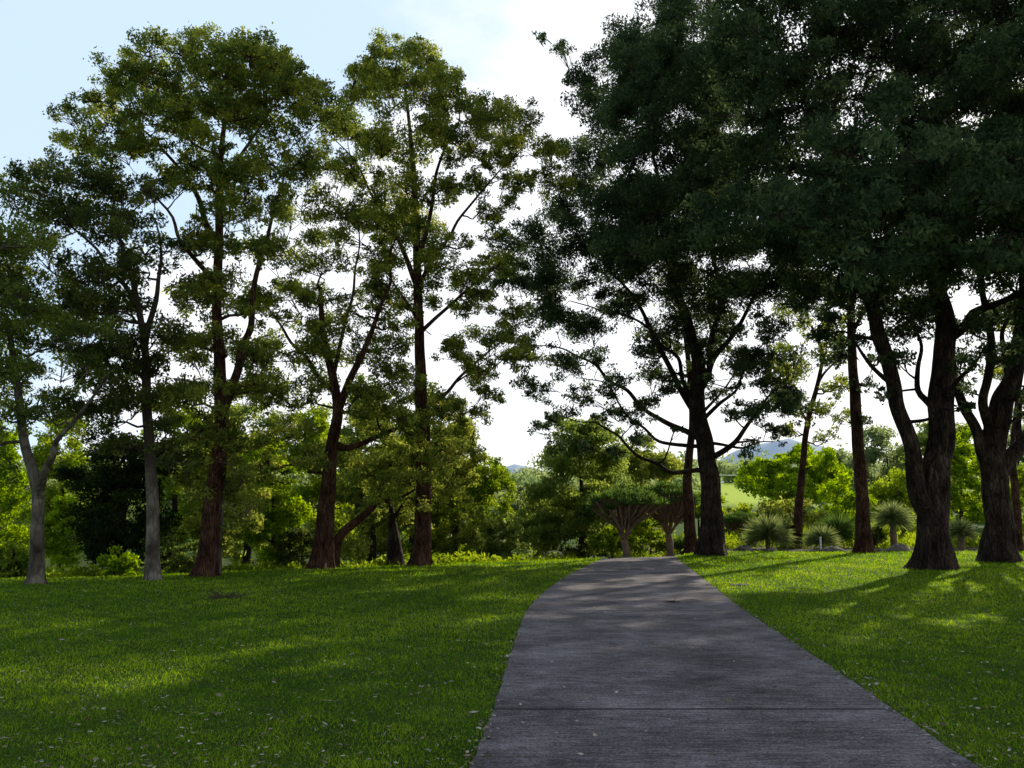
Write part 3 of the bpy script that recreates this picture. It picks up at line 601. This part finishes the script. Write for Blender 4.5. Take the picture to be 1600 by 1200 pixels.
# ---------- small things
b = ground(1283, 862); b[2] = float(terrain(b[0], b[1])); root = empty('marker_post', b, 'short white marker post at the edge of the garden bed', 'post')
mb = MB(); mb.tube(np.array([(0, 0, -.1), (0, 0, .75)]), .05, 10); mb.build('post', M['white'], root)
mb = MB(); mb.tube(np.array([(0, 0, .75), (0, 0, .79), (0, 0, .8)]), np.array([.062, .062, .001]), 10); mb.build('cap', M['white'], root)
b = ground(1156, 915); b[2] = float(terrain(b[0], b[1])); root = empty('drain_cover', b, 'dark drain cover set in the lawn right of the path', 'drain cover')
mb = MB(); mb.box((0, 0, .01), (.45, .36, .04)); mb.build('frame', M['metal'], root, smooth=False)
mb = MB(); [mb.box((-.18+.045*k, 0, .034), (.018, .30, .008)) for k in range(9)]; mb.build('grate', M['metal'], root, smooth=False)
def twigs(px, py, label, seed, R=.3, zs=1.6):
    rng = np.random.RandomState(seed); b = ground(px, py); b[2] = float(terrain(b[0], b[1])); mb = MB()
    for k in range(60):
        p0 = np.array([rng.normal()*R*.4, rng.normal()*R*.4, .01]); a_ = rng.uniform(0, 6.283); p1 = p0+np.array([math.cos(a_)*R*.8, math.sin(a_)*R*.8, rng.uniform(.02, .35)*R*zs])
        mb.tube(np.array([p0, (p0+p1)/2+rng.normal(size=3)*.02, p1]), np.array([.006, .005, .003]), 4)
    o = mb.build('twig_pile', M['twig']); o.location = b; tag(o, label, 'twigs', 'fallen twigs')
twigs(352, 935, 'dry brown tuft of fallen twigs on the left lawn', 1, .36)
twigs(1052, 942, 'small fallen leafy twig lying on the path', 2, .13, .6)
b = at(1140, 760, 235); b[2] = float(terrain(b[0], 235)); root = empty('goal_frame', b, 'tiny white goal frame on the distant sunlit field', 'goal')
for sx in (-3.2, 3.2):
    mb = MB(); mb.tube(np.array([(sx, 0, 0), (sx, 0, 2.9)]), .09, 8); mb.build('upright', M['white'], root)
mb = MB(); mb.tube(np.array([(-3.2, 0, 2.8), (3.2, 0, 2.8)]), .09, 8); mb.build('crossbar', M['white'], root)

# ---------- grass and litter
m, nt, out = newmat('grass_blades'); L = nt.links.new
at_ = N(nt, 'ShaderNodeAttribute', attribute_name='tint'); r = ramp(nt, [(0, (.024,.055,.012)), (.5, (.066,.125,.018)), (1, (.155,.22,.04))]); L(at_.outputs['Fac'], r.inputs[0])
d = N(nt, 'ShaderNodeBsdfDiffuse'); t = N(nt, 'ShaderNodeBsdfTranslucent'); hs = N(nt, 'ShaderNodeHueSaturation', Hue=.475, Saturation=1.2, Value=4.6)
L(r.outputs[0], d.inputs[0]); L(r.outputs[0], hs.inputs['Color']); L(hs.outputs[0], t.inputs[0]); x = N(nt, 'ShaderNodeMixShader', Fac=.42); L(d.outputs[0], x.inputs[1]); L(t.outputs[0], x.inputs[2]); L(x.outputs[0], out.inputs[0]); M['grass'] = m
n = 520000; Y = 4.2*(49/4.2)**rs.uniform(0, 1, n); X = Y*rs.uniform(-.78, .78, n)
e = .015*rs.normal(size=n)+.012; keep = ((X < pl(Y)+e) | (X > pr(Y)-e)) & (Y < np.interp(X, *EDGE)+np.sin(X*.7)*.6); X, Y = X[keep], Y[keep]; n = len(X)
Z = terrain(X, Y); tuft = 1+.45*np.sin(X*7.3+np.sin(Y*5))*np.sin(Y*6.1+X)
h = (.024*np.sqrt(Y/6)*rs.uniform(.5, 1.5, n)*tuft)[:, None]; w = (.0032*(Y/6)**.9*rs.uniform(.6, 1.5, n))[:, None]
a = rs.uniform(0, 6.283, n); s = np.stack([np.cos(a), np.sin(a), np.zeros(n)], 1)*w; P0 = np.stack([X, Y, Z-.004], 1)
tip = P0+np.concatenate([rs.normal(size=(n, 2))*.6*h, h], 1)
Vv = np.stack([P0-s, P0+s, tip], 1).reshape(-1, 3); ff = np.arange(3*n).reshape(-1, 3)
tg = np.clip(rs.beta(2, 2, n)+.2*np.sin(X*.9)*np.sin(Y*.7+1)+.15*np.sin(X*5+Y*3)*np.sin(Y*4.1-X), 0, 1)
tag(mesh_np('grass', Vv, ff, M['grass'], tint=tg), 'short green lawn grass on both sides of the path', 'grass', kind='stuff')
lm = leafmat('dead_leaves', (.09,.055,.03), (.26,.20,.13), (.6,.54,.45), .15, tv=1.2)
n = 14000; Y = 4.2*(34/4.2)**rs.uniform(0, 1, n); X = Y*rs.uniform(-.75, .75, n)
ne = 1100; Ye = 4.5*(30/4.5)**rs.uniform(0, 1, ne); Xe = np.where(rs.rand(ne) < .5, pl(Ye)+np.abs(rs.normal(size=ne))*.10-.04, pr(Ye)-np.abs(rs.normal(size=ne))*.10+.04)
onp = (X > pl(Y)) & (X < pr(Y)); keep = ~(onp & (rs.rand(n) > .13)); X, Y = np.r_[X[keep], Xe], np.r_[Y[keep], Ye]; n = len(X); onp = (X > pl(Y)) & (X < pr(Y))
c = np.stack([X, Y, terrain(X, Y)+np.where(onp, .02, .026)], 1); a = rs.uniform(0, 6.283, n); l = (rs.uniform(.009, .028, n)*np.where(rs.rand(n) < .08, 1.7, 1))[:, None]; w = l*rs.uniform(.2, .45, n)[:, None]
dx = np.stack([np.cos(a), np.sin(a), rs.normal(size=n)*.15], 1)*l; dy = np.stack([-np.sin(a), np.cos(a), rs.normal(size=n)*.4], 1)*w
Vv = np.stack([c-dx, c+dy, c+dx, c-dy], 1).reshape(-1, 3)
tag(mesh_np('leaf_litter', Vv, np.arange(4*n).reshape(-1, 4), lm, tint=rs.uniform(0, 1, n)), 'scattered dry fallen leaves over lawn and path', 'fallen leaves', kind='stuff')

# ---------- light
AZ, EL = math.radians(32), math.radians(25)
S = Vector((math.sin(AZ)*math.cos(EL), math.cos(AZ)*math.cos(EL), math.sin(EL)))
ld = bpy.data.lights.new('sun', 'SUN'); ld.energy = 5.0; ld.angle = math.radians(.5); ld.color = (1, .93, .78)
lo = bpy.data.objects.new('sun', ld); C.objects.link(lo); lo.rotation_mode = 'QUATERNION'; lo.rotation_quaternion = S.to_track_quat('Z', 'Y')
w = bpy.data.worlds.new('World'); bpy.context.scene.world = w; w.use_nodes = True; nt = w.node_tree; nt.nodes.clear(); L = nt.links.new
out = nt.nodes.new('ShaderNodeOutputWorld'); bg = N(nt, 'ShaderNodeBackground', Strength=.15)
sky = nt.nodes.new('ShaderNodeTexSky'); sky.sky_type = 'NISHITA'; sky.sun_disc = False; sky.sun_elevation = EL; sky.sun_rotation = AZ; sky.dust_density = .6
tc = N(nt, 'ShaderNodeTexCoord'); mp = N(nt, 'ShaderNodeMapping'); mp.inputs['Scale'].default_value = (1, 1, 2.2); L(tc.outputs['Generated'], mp.inputs[0])
n1 = N(nt, 'ShaderNodeTexNoise', Scale=2.0, Detail=7, Roughness=.55); L(mp.outputs[0], n1.inputs['Vector'])
sx = N(nt, 'ShaderNodeSeparateXYZ'); L(tc.outputs['Generated'], sx.inputs[0])
q1 = N(nt, 'ShaderNodeMath', operation='MULTIPLY_ADD'); q1.inputs[1].default_value = .8; L(sx.outputs[0], q1.inputs[0]); L(n1.outputs[0], q1.inputs[2])
q2 = N(nt, 'ShaderNodeMath', operation='MULTIPLY_ADD'); q2.inputs[1].default_value = -.6; L(sx.outputs[2], q2.inputs[0]); L(q1.outputs[0], q2.inputs[2])
r = ramp(nt, [(0, (4.9, 6.2, 7.6)), (.2, (8.2, 8.3, 8.5))]); r.color_ramp.interpolation = 'EASE'; L(q2.outputs[0], r.inputs[0])
# thin bright haze low in the sky, strongest on the sun's side; clear deeper blue overhead
mr = N(nt, 'ShaderNodeMapRange'); mr.interpolation_type = 'SMOOTHSTEP'; mr.inputs['From Min'].default_value = -.3; mr.inputs['From Max'].default_value = .55; mr.inputs['To Min'].default_value = .62; mr.inputs['To Max'].default_value = 1.0; L(sx.outputs[1], mr.inputs[0])
mz = N(nt, 'ShaderNodeMapRange'); mz.interpolation_type = 'SMOOTHSTEP'; mz.inputs['From Min'].default_value = .54; mz.inputs['From Max'].default_value = .85; mz.inputs['To Min'].default_value = .90; mz.inputs['To Max'].default_value = .08; L(sx.outputs[2], mz.inputs[0])
mu = N(nt, 'ShaderNodeMath', operation='MULTIPLY'); L(mr.outputs[0], mu.inputs[0]); L(mz.outputs[0], mu.inputs[1])
mx = N(nt, 'ShaderNodeMix', data_type='RGBA'); L(mu.outputs[0], mx.inputs[0]); L(sky.outputs[0], mx.inputs[6]); L(r.outputs[0], mx.inputs[7])
L(mx.outputs[2], bg.inputs[0]); L(bg.outputs[0], out.inputs[0])

cam = bpy.data.cameras.new('camera'); co = bpy.data.objects.new('camera', cam); C.objects.link(co); bpy.context.scene.camera = co
cam.sensor_width = 36; cam.lens = 36*F/1600; cam.clip_end = 6000; co.location = (0, 0, CAMH); co.rotation_euler = (math.pi/2+T, 0, 0)
vs = bpy.context.scene.view_settings; vs.view_transform = 'Standard'; vs.look = 'None'; vs.exposure = 0; vs.gamma = 1
